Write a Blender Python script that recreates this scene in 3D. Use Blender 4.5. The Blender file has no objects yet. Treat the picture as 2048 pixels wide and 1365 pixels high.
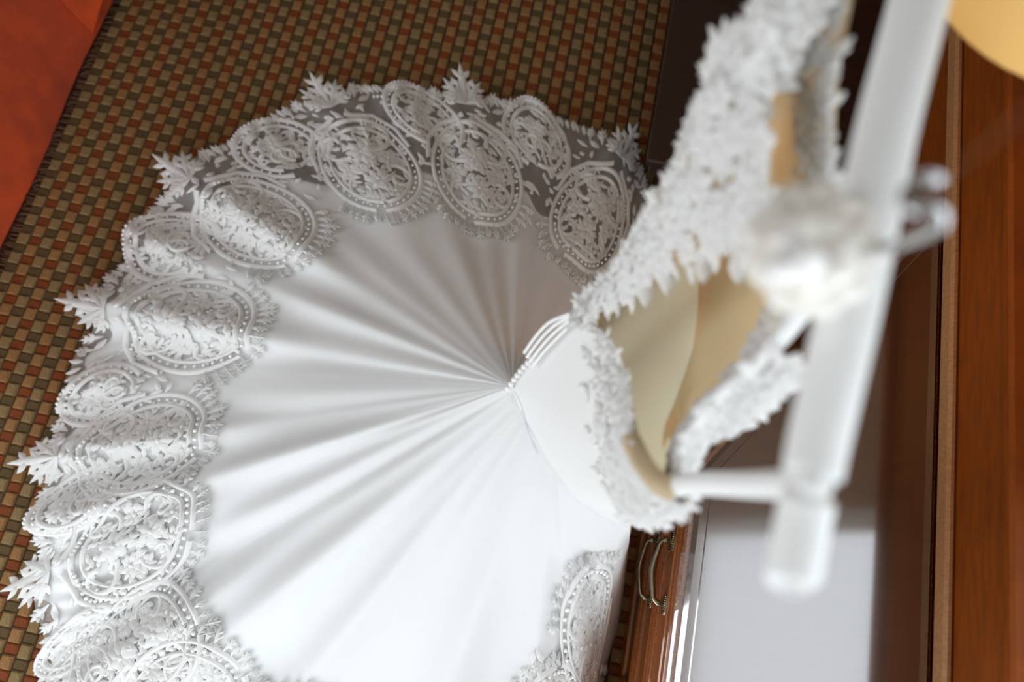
import bpy, math, random
import numpy as np
from mathutils import Vector

# ------------------------------------------------------------------ camera
F = 2048 * 24 / 36.0            # focal length in pixels of the 2048 x 1365 frame
H = 2.0                         # eye height
TH = math.atan(398 / F)         # tilt away from straight down
RA = math.radians(11.3)         # the room is turned by this against the camera
scene = bpy.context.scene
col = scene.collection
cd = bpy.data.cameras.new('camera')
cd.sensor_width = 36.0
cd.lens = 24.0
cd.clip_start = 0.02
cd.dof.use_dof = True
cd.dof.focus_distance = 1.50
cd.dof.aperture_fstop = 1.45
cam = bpy.data.objects.new('camera', cd)
col.objects.link(cam)
cam.location = (0, 0, H)
cam.rotation_euler = (TH, 0, 0)
scene.camera = cam

# ------------------------------------------------------------------ light
world = bpy.data.worlds.new('world')
scene.world = world
world.use_nodes = True
world.node_tree.nodes['Background'].inputs[0].default_value = (0.85, 0.92, 1.0, 1)
world.node_tree.nodes['Background'].inputs[1].default_value = 1.0


def rw(a, b, z=0.0):
    """room coordinates -> world"""
    return (a * math.cos(RA) + b * math.sin(RA), -a * math.sin(RA) + b * math.cos(RA), z)


def area(name, loc, target, sx, sy, power, color):
    l = bpy.data.lights.new(name, 'AREA')
    l.shape = 'RECTANGLE'
    l.size, l.size_y = sx, sy
    l.energy = power
    l.color = color
    o = bpy.data.objects.new(name, l)
    col.objects.link(o)
    o.location = loc
    d = Vector(target) - Vector(loc)
    o.rotation_euler = d.to_track_quat('-Z', 'Y').to_euler()
    return o


# daylight standing in the two window openings
area('daylight_window_side', rw(1.00, -0.745, 1.89), rw(0.0, -0.745, 1.89), 2.02, 2.12, 25, (0.87, 0.94, 1.0))
area('daylight_window_front', rw(-1.25, -2.02, 1.05), rw(-1.25, 0.0, 1.05), 2.3, 1.5, 54, (0.89, 0.955, 1.0))
area('daylight_window_left', rw(-3.72, -0.05, 1.45), rw(0.0, -0.05, 1.45), 1.9, 1.3, 46, (0.89, 0.955, 1.0))

vs = scene.view_settings
vs.view_transform = 'Standard'
vs.look = 'None'
vs.exposure = 0.05
vs.gamma = 1.0
vs.use_curve_mapping = False

random.seed(5)
rng = np.random.default_rng(11)


# ------------------------------------------------------------------ helpers
def at(px, py, z):
    """pixel of the photograph at height z -> world (arrays allowed)"""
    px = np.asarray(px, float); py = np.asarray(py, float); z = np.asarray(z, float)
    x = (px - 1024) / F
    y = -(py - 682.5) / F
    ry = y * math.cos(TH) + math.sin(TH)
    rz = y * math.sin(TH) - math.cos(TH)
    t = (z - H) / rz
    return np.stack(np.broadcast_arrays(x * t, ry * t, z), -1)


def project(p):
    """world -> pixel"""
    p = np.asarray(p, float)
    x, y, z = p[..., 0], p[..., 1], p[..., 2] - H
    yc = y * math.cos(TH) + z * math.sin(TH)
    zc = -y * math.sin(TH) + z * math.cos(TH)
    return 1024 + F * x / -zc, 682.5 - F * yc / -zc


MATS = {}


def mat(name, color, rough=0.6, metallic=0.0, spec=0.5, noise=0.0, scale=30.0, bump=0.0, sheen=0.0, coat=0.0,
        color2=None, stretch=(1, 1, 1), coat_ior=1.5, coat_rough=0.05, sss=0.0):
    m = bpy.data.materials.new(name)
    m.use_nodes = True
    nt = m.node_tree
    b = nt.nodes['Principled BSDF']
    b.inputs['Base Color'].default_value = (*color, 1)
    b.inputs['Roughness'].default_value = rough
    b.inputs['Metallic'].default_value = metallic
    b.inputs['Specular IOR Level'].default_value = spec
    b.inputs['Sheen Weight'].default_value = sheen
    b.inputs['Coat Weight'].default_value = coat
    b.inputs['Coat IOR'].default_value = coat_ior
    b.inputs['Coat Roughness'].default_value = coat_rough
    if noise or bump or color2:
        tc = nt.nodes.new('ShaderNodeTexCoord')
        mp = nt.nodes.new('ShaderNodeMapping')
        mp.inputs['Scale'].default_value = stretch
        nz = nt.nodes.new('ShaderNodeTexNoise')
        nz.inputs['Scale'].default_value = scale
        nz.inputs['Detail'].default_value = 4
        nt.links.new(tc.outputs['Object'], mp.inputs['Vector'])
        nt.links.new(mp.outputs['Vector'], nz.inputs['Vector'])
        if noise or color2:
            mx = nt.nodes.new('ShaderNodeMix')
            mx.data_type = 'RGBA'
            c2 = color2 if color2 else tuple(c * (1 - noise) for c in color)
            mx.inputs['A'].default_value = (*c2, 1)
            mx.inputs['B'].default_value = (*color, 1)
            rp = nt.nodes.new('ShaderNodeValToRGB')
            rp.color_ramp.elements[0].position = 0.3
            rp.color_ramp.elements[1].position = 0.7
            nt.links.new(nz.outputs['Fac'], rp.inputs['Fac'])
            nt.links.new(rp.outputs['Color'], mx.inputs['Factor'])
            nt.links.new(mx.outputs['Result'], b.inputs['Base Color'])
        if bump:
            bp = nt.nodes.new('ShaderNodeBump')
            bp.inputs['Strength'].default_value = bump
            bp.inputs['Distance'].default_value = 0.002
            nt.links.new(nz.outputs['Fac'], bp.inputs['Height'])
            nt.links.new(bp.outputs['Normal'], b.inputs['Normal'])
    MATS[name] = m
    return m


def sheer(name, color, alpha, noise_scale=400.0, translucent=0.4):
    """see-through net: part transparent, part diffuse, part translucent"""
    m = bpy.data.materials.new(name)
    m.use_nodes = True
    nt = m.node_tree
    nt.nodes.clear()
    out = nt.nodes.new('ShaderNodeOutputMaterial')
    tr = nt.nodes.new('ShaderNodeBsdfTransparent')
    df = nt.nodes.new('ShaderNodeBsdfDiffuse')
    tl = nt.nodes.new('ShaderNodeBsdfTranslucent')
    df.inputs['Color'].default_value = (*color, 1)
    tl.inputs['Color'].default_value = (*color, 1)
    m1 = nt.nodes.new('ShaderNodeMixShader')
    m1.inputs['Fac'].default_value = translucent
    nt.links.new(df.outputs[0], m1.inputs[1])
    nt.links.new(tl.outputs[0], m1.inputs[2])
    m2 = nt.nodes.new('ShaderNodeMixShader')
    m2.inputs['Fac'].default_value = alpha
    nt.links.new(tr.outputs[0], m2.inputs[1])
    nt.links.new(m1.outputs[0], m2.inputs[2])
    nt.links.new(m2.outputs[0], out.inputs['Surface'])
    MATS[name] = m
    return m


ORIG = {}


def tag(o, label=None, cat=None, group=None, kind=None):
    if label: o['label'] = label
    if cat: o['category'] = cat
    if group: o['group'] = group
    if kind: o['kind'] = kind
    return o


def thing(name, label, cat, loc=(0, 0, 0), group=None):
    o = bpy.data.objects.new(name, None)
    o.empty_display_size = 0.1
    col.objects.link(o)
    o.location = loc
    ORIG[o.name] = np.array(loc, float)
    return tag(o, label, cat, group)


def obj(name, verts, faces, m, parent=None, smooth=True, label=None, kind=None):
    v = np.asarray(verts, float).reshape(-1, 3)
    org = ORIG.get(parent.name, np.zeros(3)) if parent else np.zeros(3)
    me = bpy.data.meshes.new(name)
    me.from_pydata((v - org).tolist(), [], [tuple(int(i) for i in f) for f in faces])
    me.materials.append(MATS[m] if isinstance(m, str) else m)
    if smooth:
        me.polygons.foreach_set('use_smooth', [True] * len(me.polygons))
    me.update()
    o = bpy.data.objects.new(name, me)
    col.objects.link(o)
    if parent:
        o.parent = parent
        ORIG[o.name] = org
    if label: o['label'] = label
    if kind: o['kind'] = kind
    return o


class MB:
    """collects pieces of one mesh"""
    def __init__(s):
        s.v = []; s.f = []; s.n = 0

    def add(s, v, f):
        v = np.asarray(v, float).reshape(-1, 3)
        s.v.append(v)
        s.f.extend([tuple(i + s.n for i in q) for q in f])
        s.n += len(v)

    def build(s, name, m, parent=None, smooth=True, label=None, kind=None):
        return obj(name, np.concatenate(s.v), s.f, m, parent, smooth, label, kind)


def grid_faces(n, k, close=False):
    f = []
    for i in range(n - (0 if close else 1)):
        for j in range(k - 1):
            a = i * k + j; b = ((i + 1) % n) * k + j
            f.append((a, b, b + 1, a + 1))
    return f


def tube(pts, rad, seg=10, cap=True):
    pts = np.asarray(pts, float)
    n = len(pts)
    rad = np.broadcast_to(np.asarray(rad, float), (n,))
    tan = np.gradient(pts, axis=0)
    tan /= np.linalg.norm(tan, axis=1)[:, None] + 1e-12
    up = np.array([0, 0, 1.0]) if abs(tan[0][2]) < 0.9 else np.array([1.0, 0, 0])
    V = []
    u = np.cross(tan[0], up); u /= np.linalg.norm(u)
    for i in range(n):
        u = u - tan[i] * (u @ tan[i]); u /= np.linalg.norm(u) + 1e-12
        w = np.cross(tan[i], u)
        for k in range(seg):
            a = 2 * math.pi * k / seg
            V.append(pts[i] + rad[i] * (math.cos(a) * u + math.sin(a) * w))
    f = []
    for i in range(n - 1):
        for k in range(seg):
            f.append((i * seg + k, i * seg + (k + 1) % seg, (i + 1) * seg + (k + 1) % seg, (i + 1) * seg + k))
    if cap:
        f.append(tuple(range(seg))[::-1]); f.append(tuple((n - 1) * seg + k for k in range(seg)))
    return V, f


def smooth_pts(ctrl, n):
    """Catmull-Rom through control points"""
    c = np.asarray(ctrl, float)
    if len(c) == 2:
        t = np.linspace(0, 1, n)[:, None]
        return c[0] * (1 - t) + c[1] * t
    p = np.vstack([2 * c[0] - c[1], c, 2 * c[-1] - c[-2]])
    s = np.linspace(0, len(c) - 1 - 1e-9, n)
    i = s.astype(int); t = (s - i)[:, None]
    a, b, d, e = p[i], p[i + 1], p[i + 2], p[i + 3]
    return 0.5 * (2 * b + (d - a) * t + (2 * a - 5 * b + 4 * d - e) * t ** 2 + (3 * b - a - 3 * d + e) * t ** 3)


def rbox(a0, a1, b0, b1, z0, z1, bev=0.0):
    """box in room coordinates, bevelled along all edges when bev > 0"""
    if bev <= 0:
        P = [rw(a, b, z) for z in (z0, z1) for (a, b) in ((a0, b0), (a1, b0), (a1, b1), (a0, b1))]
        return P, [(3, 2, 1, 0), (4, 5, 6, 7), (0, 1, 5, 4), (1, 2, 6, 5), (2, 3, 7, 6), (3, 0, 4, 7)]
    return prism([(a0, b0), (a1, b0), (a1, b1), (a0, b1)], [(z0, -bev), (z0 + bev, 0), (z1 - bev, 0), (z1, -bev)])


def prism(poly, prof):
    """stack of offset copies of a convex room-plane polygon; prof = [(z, outward offset)]"""
    poly = np.asarray(poly, float)
    n = len(poly)
    nor = []
    for i in range(n):
        e0 = poly[i] - poly[i - 1]; e1 = poly[(i + 1) % n] - poly[i]
        n0 = np.array([e0[1], -e0[0]]) / np.linalg.norm(e0); n1 = np.array([e1[1], -e1[0]]) / np.linalg.norm(e1)
        m = n0 + n1
        nor.append(m / (m @ n0 if abs(m @ n0) > 1e-6 else 1))
    nor = np.array(nor)
    V = []
    for z, o in prof:
        for i in range(n):
            q = poly[i] + nor[i] * o
            V.append(rw(q[0], q[1], z))
    f = []
    for k in range(len(prof) - 1):
        for i in range(n):
            f.append((k * n + i, k * n + (i + 1) % n, (k + 1) * n + (i + 1) % n, (k + 1) * n + i))
    f.append(tuple(range(n))[::-1]); f.append(tuple((len(prof) - 1) * n + i for i in range(n)))
    return V, f


ICO_V, ICO_F = None, None


def ico():
    global ICO_V, ICO_F
    if ICO_V is None:
        t = (1 + 5 ** .5) / 2
        v = np.array([(-1, t, 0), (1, t, 0), (-1, -t, 0), (1, -t, 0), (0, -1, t), (0, 1, t), (0, -1, -t), (0, 1, -t),
                      (t, 0, -1), (t, 0, 1), (-t, 0, -1), (-t, 0, 1)], float)
        ICO_V = v / np.linalg.norm(v[0])
        ICO_F = [(0, 11, 5), (0, 5, 1), (0, 1, 7), (0, 7, 10), (0, 10, 11), (1, 5, 9), (5, 11, 4), (11, 10, 2), (10, 7, 6),
                 (7, 1, 8), (3, 9, 4), (3, 4, 2), (3, 2, 6), (3, 6, 8), (3, 8, 9), (4, 9, 5), (2, 4, 11), (6, 2, 10),
                 (8, 6, 7), (9, 8, 1)]
    return ICO_V, ICO_F


# ------------------------------------------------------------------ materials
sheer('satin', (0.90, 0.905, 0.905), 1.0, translucent=0.14)
sheer('tulle', (0.93, 0.93, 0.93), 0.38)
sheer('lace', (0.90, 0.89, 0.87), 1.0, translucent=0.25)
mat('pearl', (0.92, 0.91, 0.89), 0.18, spec=0.6, coat=0.5)
sheer('lining', (0.86, 0.80, 0.58), 1.0, translucent=0.5)
sheer('cup', (0.88, 0.66, 0.43), 1.0, translucent=0.4)
sheer('nude_net', (0.82, 0.68, 0.47), 0.9, translucent=0.5)
mat('hanger_satin', (0.88, 0.89, 0.88), 0.45, sheen=0.2)
mat('bow_satin', (0.86, 0.83, 0.76), 0.5, sheen=0.2)
mat('steel', (0.55, 0.56, 0.57), 0.16, metallic=1.0)
mat('brass', (0.42, 0.36, 0.25), 0.28, metallic=1.0, noise=0.4, scale=60)
mat('cord', (0.16, 0.07, 0.02), 0.8)
WS = (1.5, 22, 22)
mat('dresser_wood', (0.42, 0.11, 0.008), 0.3, noise=0.5, scale=9, stretch=WS, coat=0.8, coat_ior=1.6)
mat('dresser_top', (0.085, 0.035, 0.015), 0.25, noise=0.4, scale=9, stretch=WS, coat=1.0, coat_ior=2.6, coat_rough=0.10)
mat('dresser_edge', (0.26, 0.07, 0.005), 0.25, noise=0.4, scale=9, stretch=WS, coat=1.0, coat_ior=2.4, coat_rough=0.04)
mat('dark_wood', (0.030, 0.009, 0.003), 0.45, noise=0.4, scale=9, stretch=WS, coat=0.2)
mat('panel_wood', (0.24, 0.052, 0.001), 0.6, noise=0.3, scale=6, stretch=(2, 2, 14), spec=0.25)
mat('panel_trim', (0.42, 0.20, 0.08), 0.5, noise=0.3, scale=8, stretch=WS)
mat('floor_wood', (0.05, 0.02, 0.01), 0.5, noise=0.4, scale=7, stretch=(14, 2, 2))
mat('wall_paint', (0.30, 0.25, 0.20), 0.9, noise=0.1, scale=12)
mat('wall_dark', (0.30, 0.24, 0.18), 0.7, noise=0.3, scale=5, stretch=(8, 8, 1))
mat('ceiling_paint', (0.84, 0.83, 0.80), 0.9, noise=0.05, scale=10)
mat('white_paint', (0.75, 0.74, 0.70), 0.5)
mat('suede', (0.75, 0.075, 0.001), 0.9, noise=0.35, scale=10, bump=0.3, sheen=0.25)
mat('rug_base', (0.04, 0.014, 0.004), 0.95)
mat('yarn_tan', (0.31, 0.15, 0.046), 0.95, noise=0.4, scale=160, bump=1.0)
mat('yarn_rust', (0.22, 0.046, 0.003), 0.95, noise=0.4, scale=160, bump=1.0)
mat('yarn_beige', (0.27, 0.17, 0.066), 0.95, noise=0.4, scale=160, bump=1.0)
mat('yarn_olive', (0.115, 0.068, 0.02), 0.95, noise=0.4, scale=160, bump=1.0)
mat('yarn_dark', (0.13, 0.07, 0.03), 0.95, noise=0.4, scale=160)
mat('shade_paper', (0.75, 0.52, 0.20), 0.8)
# ---- glass: clear pane with a faint mirror
g = bpy.data.materials.new('glass'); g.use_nodes = True; MATS['glass'] = g
nt = g.node_tree; nt.nodes.clear()
o_ = nt.nodes.new('ShaderNodeOutputMaterial'); t_ = nt.nodes.new('ShaderNodeBsdfTransparent')
g_ = nt.nodes.new('ShaderNodeBsdfGlossy'); g_.inputs['Roughness'].default_value = 0.02
x_ = nt.nodes.new('ShaderNodeMixShader'); x_.inputs['Fac'].default_value = 0.06
nt.links.new(t_.outputs[0], x_.inputs[1]); nt.links.new(g_.outputs[0], x_.inputs[2]); nt.links.new(x_.outputs[0], o_.inputs['Surface'])

# ------------------------------------------------------------------ the room
A0, A1, B0, B1, ZC = -3.6, 0.845, -1.9, 2.7, 3.0
WT = 0.14


def struct(name, v, f, m, parent=None):
    o = obj(name, v, f, m, parent, smooth=False)
    o['kind'] = 'structure'
    return o


def build(mb, name, m):
    o = mb.build(name, m, None, smooth=False)
    o['kind'] = 'structure'
    return o


struct('floor', *rbox(A0 - WT, A1 + WT, B0 - WT, B1 + WT, -0.12, -0.02), 'floor_wood')
struct('ceiling', *rbox(A0 - WT, A1 + WT, B0 - WT, B1 + WT, ZC, ZC + 0.1), 'ceiling_paint')
struct('wall_back', *rbox(A0, A1, B1, B1 + WT, -0.02, ZC), 'wall_dark')


def wall_with_hole(name, along_b, c0, c1, s0, s1, h0, h1, z0, z1):
    """c0..c1 wall thickness range, s0..s1 wall length range, hole h0..h1 x z0..z1"""
    m = MB()
    for (p0, p1, q0, q1) in ((s0, h0, -0.02, ZC), (h1, s1, -0.02, ZC), (h0, h1, -0.02, z0), (h0, h1, z1, ZC)):
        if along_b: m.add(*rbox(c0, c1, p0, p1, q0, q1))
        else: m.add(*rbox(p0, p1, c0, c1, q0, q1))
    return build(m, name, 'wall_paint')


wall_right = wall_with_hole('wall_right', True, A1, A1 + WT, B0 - WT, B1 + WT, -1.74, 0.25, 0.84, 2.94)
wall_left = wall_with_hole('wall_left', True, A0 - WT, A0, B0 - WT, B1 + WT, -1.0, 0.9, 0.80, 2.10)
wall_front = wall_with_hole('wall_front', False, B0 - WT, B0, A0, A1, -2.4, -0.1, 0.30, 1.80)


def window(name, along_b, c, h0, h1, z0, z1):
    fr = MB()
    w = 0.05
    def bx(p0, p1, q0, q1, d=0.03):
        return rbox(c - d, c + d, p0, p1, q0, q1) if along_b else rbox(p0, p1, c - d, c + d, q0, q1)
    for (p0, p1, q0, q1) in ((h0, h0 + w, z0, z1), (h1 - w, h1, z0, z1), (h0 + w, h1 - w, z0, z0 + w), (h0 + w, h1 - w, z1 - w, z1)):
        fr.add(*bx(p0, p1, q0, q1))
    o = build(fr, name, 'white_paint')
    mid = (h0 + h1) / 2
    obj('mullion', *bx(mid - 0.02, mid + 0.02, z0 + w, z1 - w, 0.025), 'white_paint', o, False)
    for p0, p1 in ((h0 + w, mid - 0.02), (mid + 0.02, h1 - w)):
        obj('pane', *bx(p0, p1, z0 + w, z1 - w, 0.003), 'glass', o, False)
    return o


window('window_1', True, A1 + 0.06, -1.74, 0.25, 0.84, 2.94)
window('window_3', True, A0 - 0.06, -1.0, 0.9, 0.80, 2.10)
window('window_2', False, B0 - 0.06, -2.4, -0.1, 0.30, 1.80)
# wood panelling on the lower part of the right wall
tr = MB()
tr.add(*rbox(A1 - 0.012, A1 - 0.0005, B0, B1, 0.0, 0.80))
trim1 = build(tr, 'trim_1', 'panel_wood')
obj('cap_rail', *rbox(A1 - 0.035, A1 - 0.0005, B0, B1, 0.80, 0.825, 0.006), 'panel_wood', trim1, False)
obj('lower_rail', *rbox(A1 - 0.030, A1 - 0.012, B0, B1, 0.60, 0.64, 0.006), 'panel_trim', trim1, False)

# ------------------------------------------------------------------ woven rug
CW, PER = 0.04025, 0.0673
RUG_A0, RUG_A1, RUG_B0, RUG_B1 = -1.735, 0.80, -1.75, 2.45
rug = thing('woven_rug', 'basket-woven rug in tan, rust, beige and olive checks under the white gown', 'rug', rw(-0.4, 0.4, -0.018))
obj('rug_backing', *rbox(RUG_A0, RUG_A1, RUG_B0, RUG_B1, -0.0195, -0.008), 'rug_base', rug, False)


def cushion(la, lb, h=0.010):
    """pillow-shaped yarn block, la x lb, top bulged, in room axes"""
    V = []
    for (k, z) in ((1.0, 0.0), (0.93, h * 0.6), (0.62, h)):
        for (sa, sb) in ((-1, -1), (1, -1), (1, 1), (-1, 1)):
            V.append((sa * la / 2 * k if k == 1 else sa * (la / 2 - (1 - k) * 0.012), sb * lb / 2 if k == 1 else sb * (lb / 2 - (1 - k) * 0.012), z))
    f = []
    for i in range(2):
        for k in range(4):
            f.append((i * 4 + k, i * 4 + (k + 1) % 4, (i + 1) * 4 + (k + 1) % 4, (i + 1) * 4 + k))
    f.append((8, 9, 10, 11))
    return V, f


HEM = [(1440, 540), (1345, 440), (1303, 388), (1255, 300), (1195, 268), (1120, 238), (1060, 208), (1000, 203), (932, 186),
       (870, 186), (800, 176), (720, 176), (660, 192), (560, 226), (480, 276), (372, 332), (330, 400), (270, 452),
       (255, 520), (184, 602), (190, 660), (152, 720), (137, 790), (117, 860), (88, 912), (95, 972), (66, 1050),
       (86, 1092), (72, 1152), (76, 1220), (92, 1270), (82, 1330), (110, 1420), (200, 1530), (400, 1640), (700, 1720),
       (1000, 1700), (1150, 1560), (1203, 1365), (1238, 1240), (1256, 1110)]


def in_poly(x, y, poly):
    inside = False
    n = len(poly)
    for i in range(n):
        x0, y0 = poly[i]; x1, y1 = poly[i - 1]
        if (y0 > y) != (y1 > y) and x < (x1 - x0) * (y - y0) / (y1 - y0) + x0:
            inside = not inside
    return inside


blocks = []
ncol = int((RUG_A1 - RUG_A0) / CW)
for i in range(ncol):
    ac = -1.714 + i * CW
    A = (i % 2 == 1)
    ph = 0.737 if A else 0.737 + PER * 0.5
    k0 = int((RUG_B0 - ph) / PER); k1 = int((RUG_B1 - ph) / PER) - 1
    for k in range(k0, k1):
        b = ph + k * PER
        blocks.append((ac, b, 'yarn_rust' if A else 'yarn_olive', 0.42 * PER))
        blocks.append((ac, b + PER * 0.5, 'yarn_tan' if A else 'yarn_beige', 0.58 * PER))
base_mesh = {}
for nm, lb in (('yarn_rust', .42 * PER), ('yarn_olive', .42 * PER), ('yarn_tan', .58 * PER), ('yarn_beige', .58 * PER)):
    low = nm in ('yarn_rust', 'yarn_olive')
    V, f = cushion(CW * (0.97 if low else 0.88), lb * 0.98, 0.007 if low else 0.011)
    me = bpy.data.meshes.new('weave_block')
    me.from_pydata(V, [], f)
    me.materials.append(MATS[nm])
    base_mesh[nm] = (me, np.array(V), f)
cand = []
rest = {k: MB() for k in base_mesh}
bl = []
for q in blocks:
    p = np.array(rw(q[0], q[1], 0.0))
    px, py = project(p)
    vis = (0 < px < 2048) and (0 < py < 1365) and px < 1250 and not in_poly(px, py, HEM) and q[0] < 0.3
    bl.append((not vis, float(np.linalg.norm(p - np.array([0, 0, H]))), q))
bl.sort(key=lambda t: (t[0], t[1]))
rug_o = ORIG[rug.name]
for n, (hid, d, q) in enumerate(bl):
    a, b, nm, lb = q
    me, V, f = base_mesh[nm]
    p = np.array(rw(a, b, -0.009))
    if n < 300 and not hid:
        o = bpy.data.objects.new('weave_block', me)
        col.objects.link(o)
        o.parent = rug
        o.location = p - rug_o
        o.rotation_euler = (0, 0, -RA)
    else:
        c, s = math.cos(-RA), math.sin(-RA)
        W = np.stack([V[:, 0] * c - V[:, 1] * s, V[:, 0] * s + V[:, 1] * c, V[:, 2]], -1) + p
        rest[nm].add(W, f)
for nm, m in rest.items():
    m.build('weave_blocks', nm, rug, smooth=False, kind='stuff')
# dark yarn fringe along the edge by the bed
fr = MB()
b = RUG_B0
while b < RUG_B1:
    w = random.uniform(0.007, 0.012)
    l = random.uniform(0.028, 0.040)
    z = random.uniform(-0.012, -0.006)
    p0 = np.array(rw(RUG_A0 + 0.02, b, z)); p1 = np.array(rw(RUG_A0 - l * 0.5, b + random.uniform(-.006, .006), z)); p2 = np.array(rw(RUG_A0 - l, b + random.uniform(-.01, .01), -0.013))
    fr.add(*tube([p0, p1, p2], [w * .45, w * .45, w * .3], 5))
    b += w * random.uniform(0.9, 1.5)
fr.build('fringe', 'yarn_dark', rug, kind='stuff')

# ------------------------------------------------------------------ bed with orange cover
bed = thing('bed', 'bed with a rust-orange suede cover hanging to the rug edge', 'bed', rw(-2.4, 1.0, -0.02))


def bed_side(bs, flare=0.0):
    """vertical fall of the cover, slightly slanted outwards at the floor"""
    V = []
    zs = np.linspace(-0.015, 0.44, 9)
    for b in bs:
        for z in zs:
            k = (0.44 - z) / 0.455
            V.append(rw(-1.83 + 0.053 * k + 0.006 * k * math.sin(b * 9), b, z))
    return V, grid_faces(len(bs), len(zs))


obj('mattress_base', *rbox(-2.95, -1.86, 0.14, 2.3, -0.02, 0.40, 0.02), 'dark_wood', bed, False)
v, f = rbox(-3.0, -1.83, 0.10, 2.35, 0.40, 0.46, 0.02)
obj('cover_top', v, f, 'suede', bed, False)
obj('cover_side', *bed_side(np.linspace(0.10, 2.35, 80)), 'suede', bed)
# pleat flap lying on the side fall
m = MB()
V = []


def on_side(px, py, lift):
    lo, hi = -0.2, 0.9
    for _ in range(40):
        z = (lo + hi) / 2
        p = at(px, py, z)
        a = p[0] * math.cos(RA) - p[1] * math.sin(RA)
        if a < -1.83 + 0.053 * (0.44 - z) / 0.455: lo = z
        else: hi = z
    p = at(px, py, z)
    d = np.array([0, 0, H]) - p
    return p + d / np.linalg.norm(d) * lift


fl = [(185, 69), (150, 34), (116, -6), (80, -60), (150, -110), (230, -80), (208, -10)]
lo_ = [on_side(x, y, 0.006) for x, y in fl]
hi_ = [on_side(x, y, 0.016 if k < 4 else 0.085) for k, (x, y) in enumerate(fl)]
n_ = len(fl)
m.add(lo_ + hi_, [tuple(range(n_)), tuple(range(2 * n_ - 1, n_ - 1, -1))] + [(k, n_ + k, n_ + (k + 1) % n_, (k + 1) % n_) for k in range(n_)])
m.build('pleat_flap', 'suede', bed, smooth=False, label='folded corner flap of the orange cover')

# ------------------------------------------------------------------ dresser
TOPZ = 0.60
FA = 0.344
dresser = thing('dresser', 'low polished reddish-brown dresser with clipped corner and brass drawer handles', 'dresser', rw(0.58, -0.2, -0.02))
BB = 0.81
plan = [(FA + 0.012, -1.30), (BB, -1.30), (BB, 0.868), (FA + 0.012, 0.205)]
body_prof = [(0.004, 0.010), (0.05, 0.010), (0.06, 0.004), (0.07, 0.0), (TOPZ - 0.045, 0.0)]
obj('body', *prism(plan, body_prof), 'dresser_wood', dresser, False)
# stepped moulding under and around the top
obj('moulding', *prism(plan, [(TOPZ - 0.085, 0.0), (TOPZ - 0.080, 0.004), (TOPZ - 0.068, 0.014), (TOPZ - 0.058, 0.015), (TOPZ - 0.052, 0.009), (TOPZ - 0.045, 0.008)]), 'dresser_edge', dresser, False)
obj('edge_band', *prism(plan, [(TOPZ - 0.046, 0.004), (TOPZ - 0.044, 0.018), (TOPZ - 0.026, 0.0205), (TOPZ - 0.023, 0.019), (TOPZ - 0.018, 0.014), (TOPZ - 0.017, 0.004)]), 'dresser_edge', dresser, False)
obj('top', *prism(plan, [(TOPZ - 0.020, 0.000), (TOPZ - 0.018, 0.006), (TOPZ - 0.010, 0.007), (TOPZ - 0.004, 0.001), (TOPZ - 0.002, -0.001), (TOPZ - 0.002, -0.016), (TOPZ, -0.018)]), 'dresser_top', dresser, False, label='dark glossy top')


def handle(parent, bc, z):
    hb = 0.066
    ctrl = [(FA + .006, bc + hb, z), (FA - 0.014, bc + hb, z + .002), (FA - 0.026, bc + hb - .008, z + .002), (FA - 0.030, bc + hb * .62, z - .001),
            (FA - 0.036, bc, z - .004), (FA - 0.030, bc - hb * .62, z - .001), (FA - 0.026, bc - hb + .008, z + .002), (FA - 0.014, bc - hb, z + .002), (FA + .006, bc - hb, z)]
    p = [rw(*q) for q in smooth_pts(ctrl, 40)]
    s = np.linspace(-1, 1, 40)
    r = 0.0050 + 0.0030 * np.exp(-(s / 0.35) ** 2) + 0.0025 * np.exp(-((abs(s) - .72) / .06) ** 2)
    h = obj('handle', *tube(p, r, 10), 'brass', parent, label='antique brass bow handle')
    for sg in (1, -1):
        m = MB()
        bb = bc + sg * hb
        m.add(*rbox(FA - 0.003, FA + 0.004, bb - 0.020, bb + 0.020, z - 0.016, z + 0.016, 0.002))
        for k in range(9):
            q = bb - 0.018 + k * 0.0045
            m.add(*tube([rw(FA - 0.003, q, z - 0.015), rw(FA - 0.005, q, z), rw(FA - 0.003, q, z + 0.015)], 0.0017, 6))
        m.build('back_plate', 'brass', parent, smooth=True)
    return h


for (z0, z1) in ((0.395, 0.525), (0.235, 0.380), (0.075, 0.220)):
    for (b0, b1) in ((-0.30, 0.185), (-0.80, -0.32), (-1.28, -0.82)):
        d = obj('drawer', *rbox(FA - 0.001, FA + 0.02, b0, b1, z0, z1, 0.006), 'dresser_wood', dresser, False)
        # raised frame on the drawer front with a sunk field
        m = MB()
        w = 0.018
        for (p0, p1, q0, q1) in ((b0 + .02, b1 - .02, z0 + .016, z0 + .016 + w * .6), (b0 + .02, b1 - .02, z1 - .016 - w * .6, z1 - .016),
                                 (b0 + .02, b0 + .02 + w * .6, z0 + .016, z1 - .016), (b1 - .02 - w * .6, b1 - .02, z0 + .016, z1 - .016)):
            m.add(*rbox(FA - 0.007, FA + 0.002, p0, p1, q0, q1, 0.003))
        m.build('drawer_moulding', 'dresser_wood', d, smooth=False)
        bc = 0.0 if b0 > -0.31 else (b0 + b1) / 2
        if z0 > 0.1: handle(d, bc, (z0 + z1) / 2 - 0.006)
for q in (-1.25, 0.12):
    obj('foot', *rbox(FA + 0.005, FA + 0.06, q, q + 0.06, 0.004, 0.05, 0.008), 'dresser_wood', dresser, False)

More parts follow.
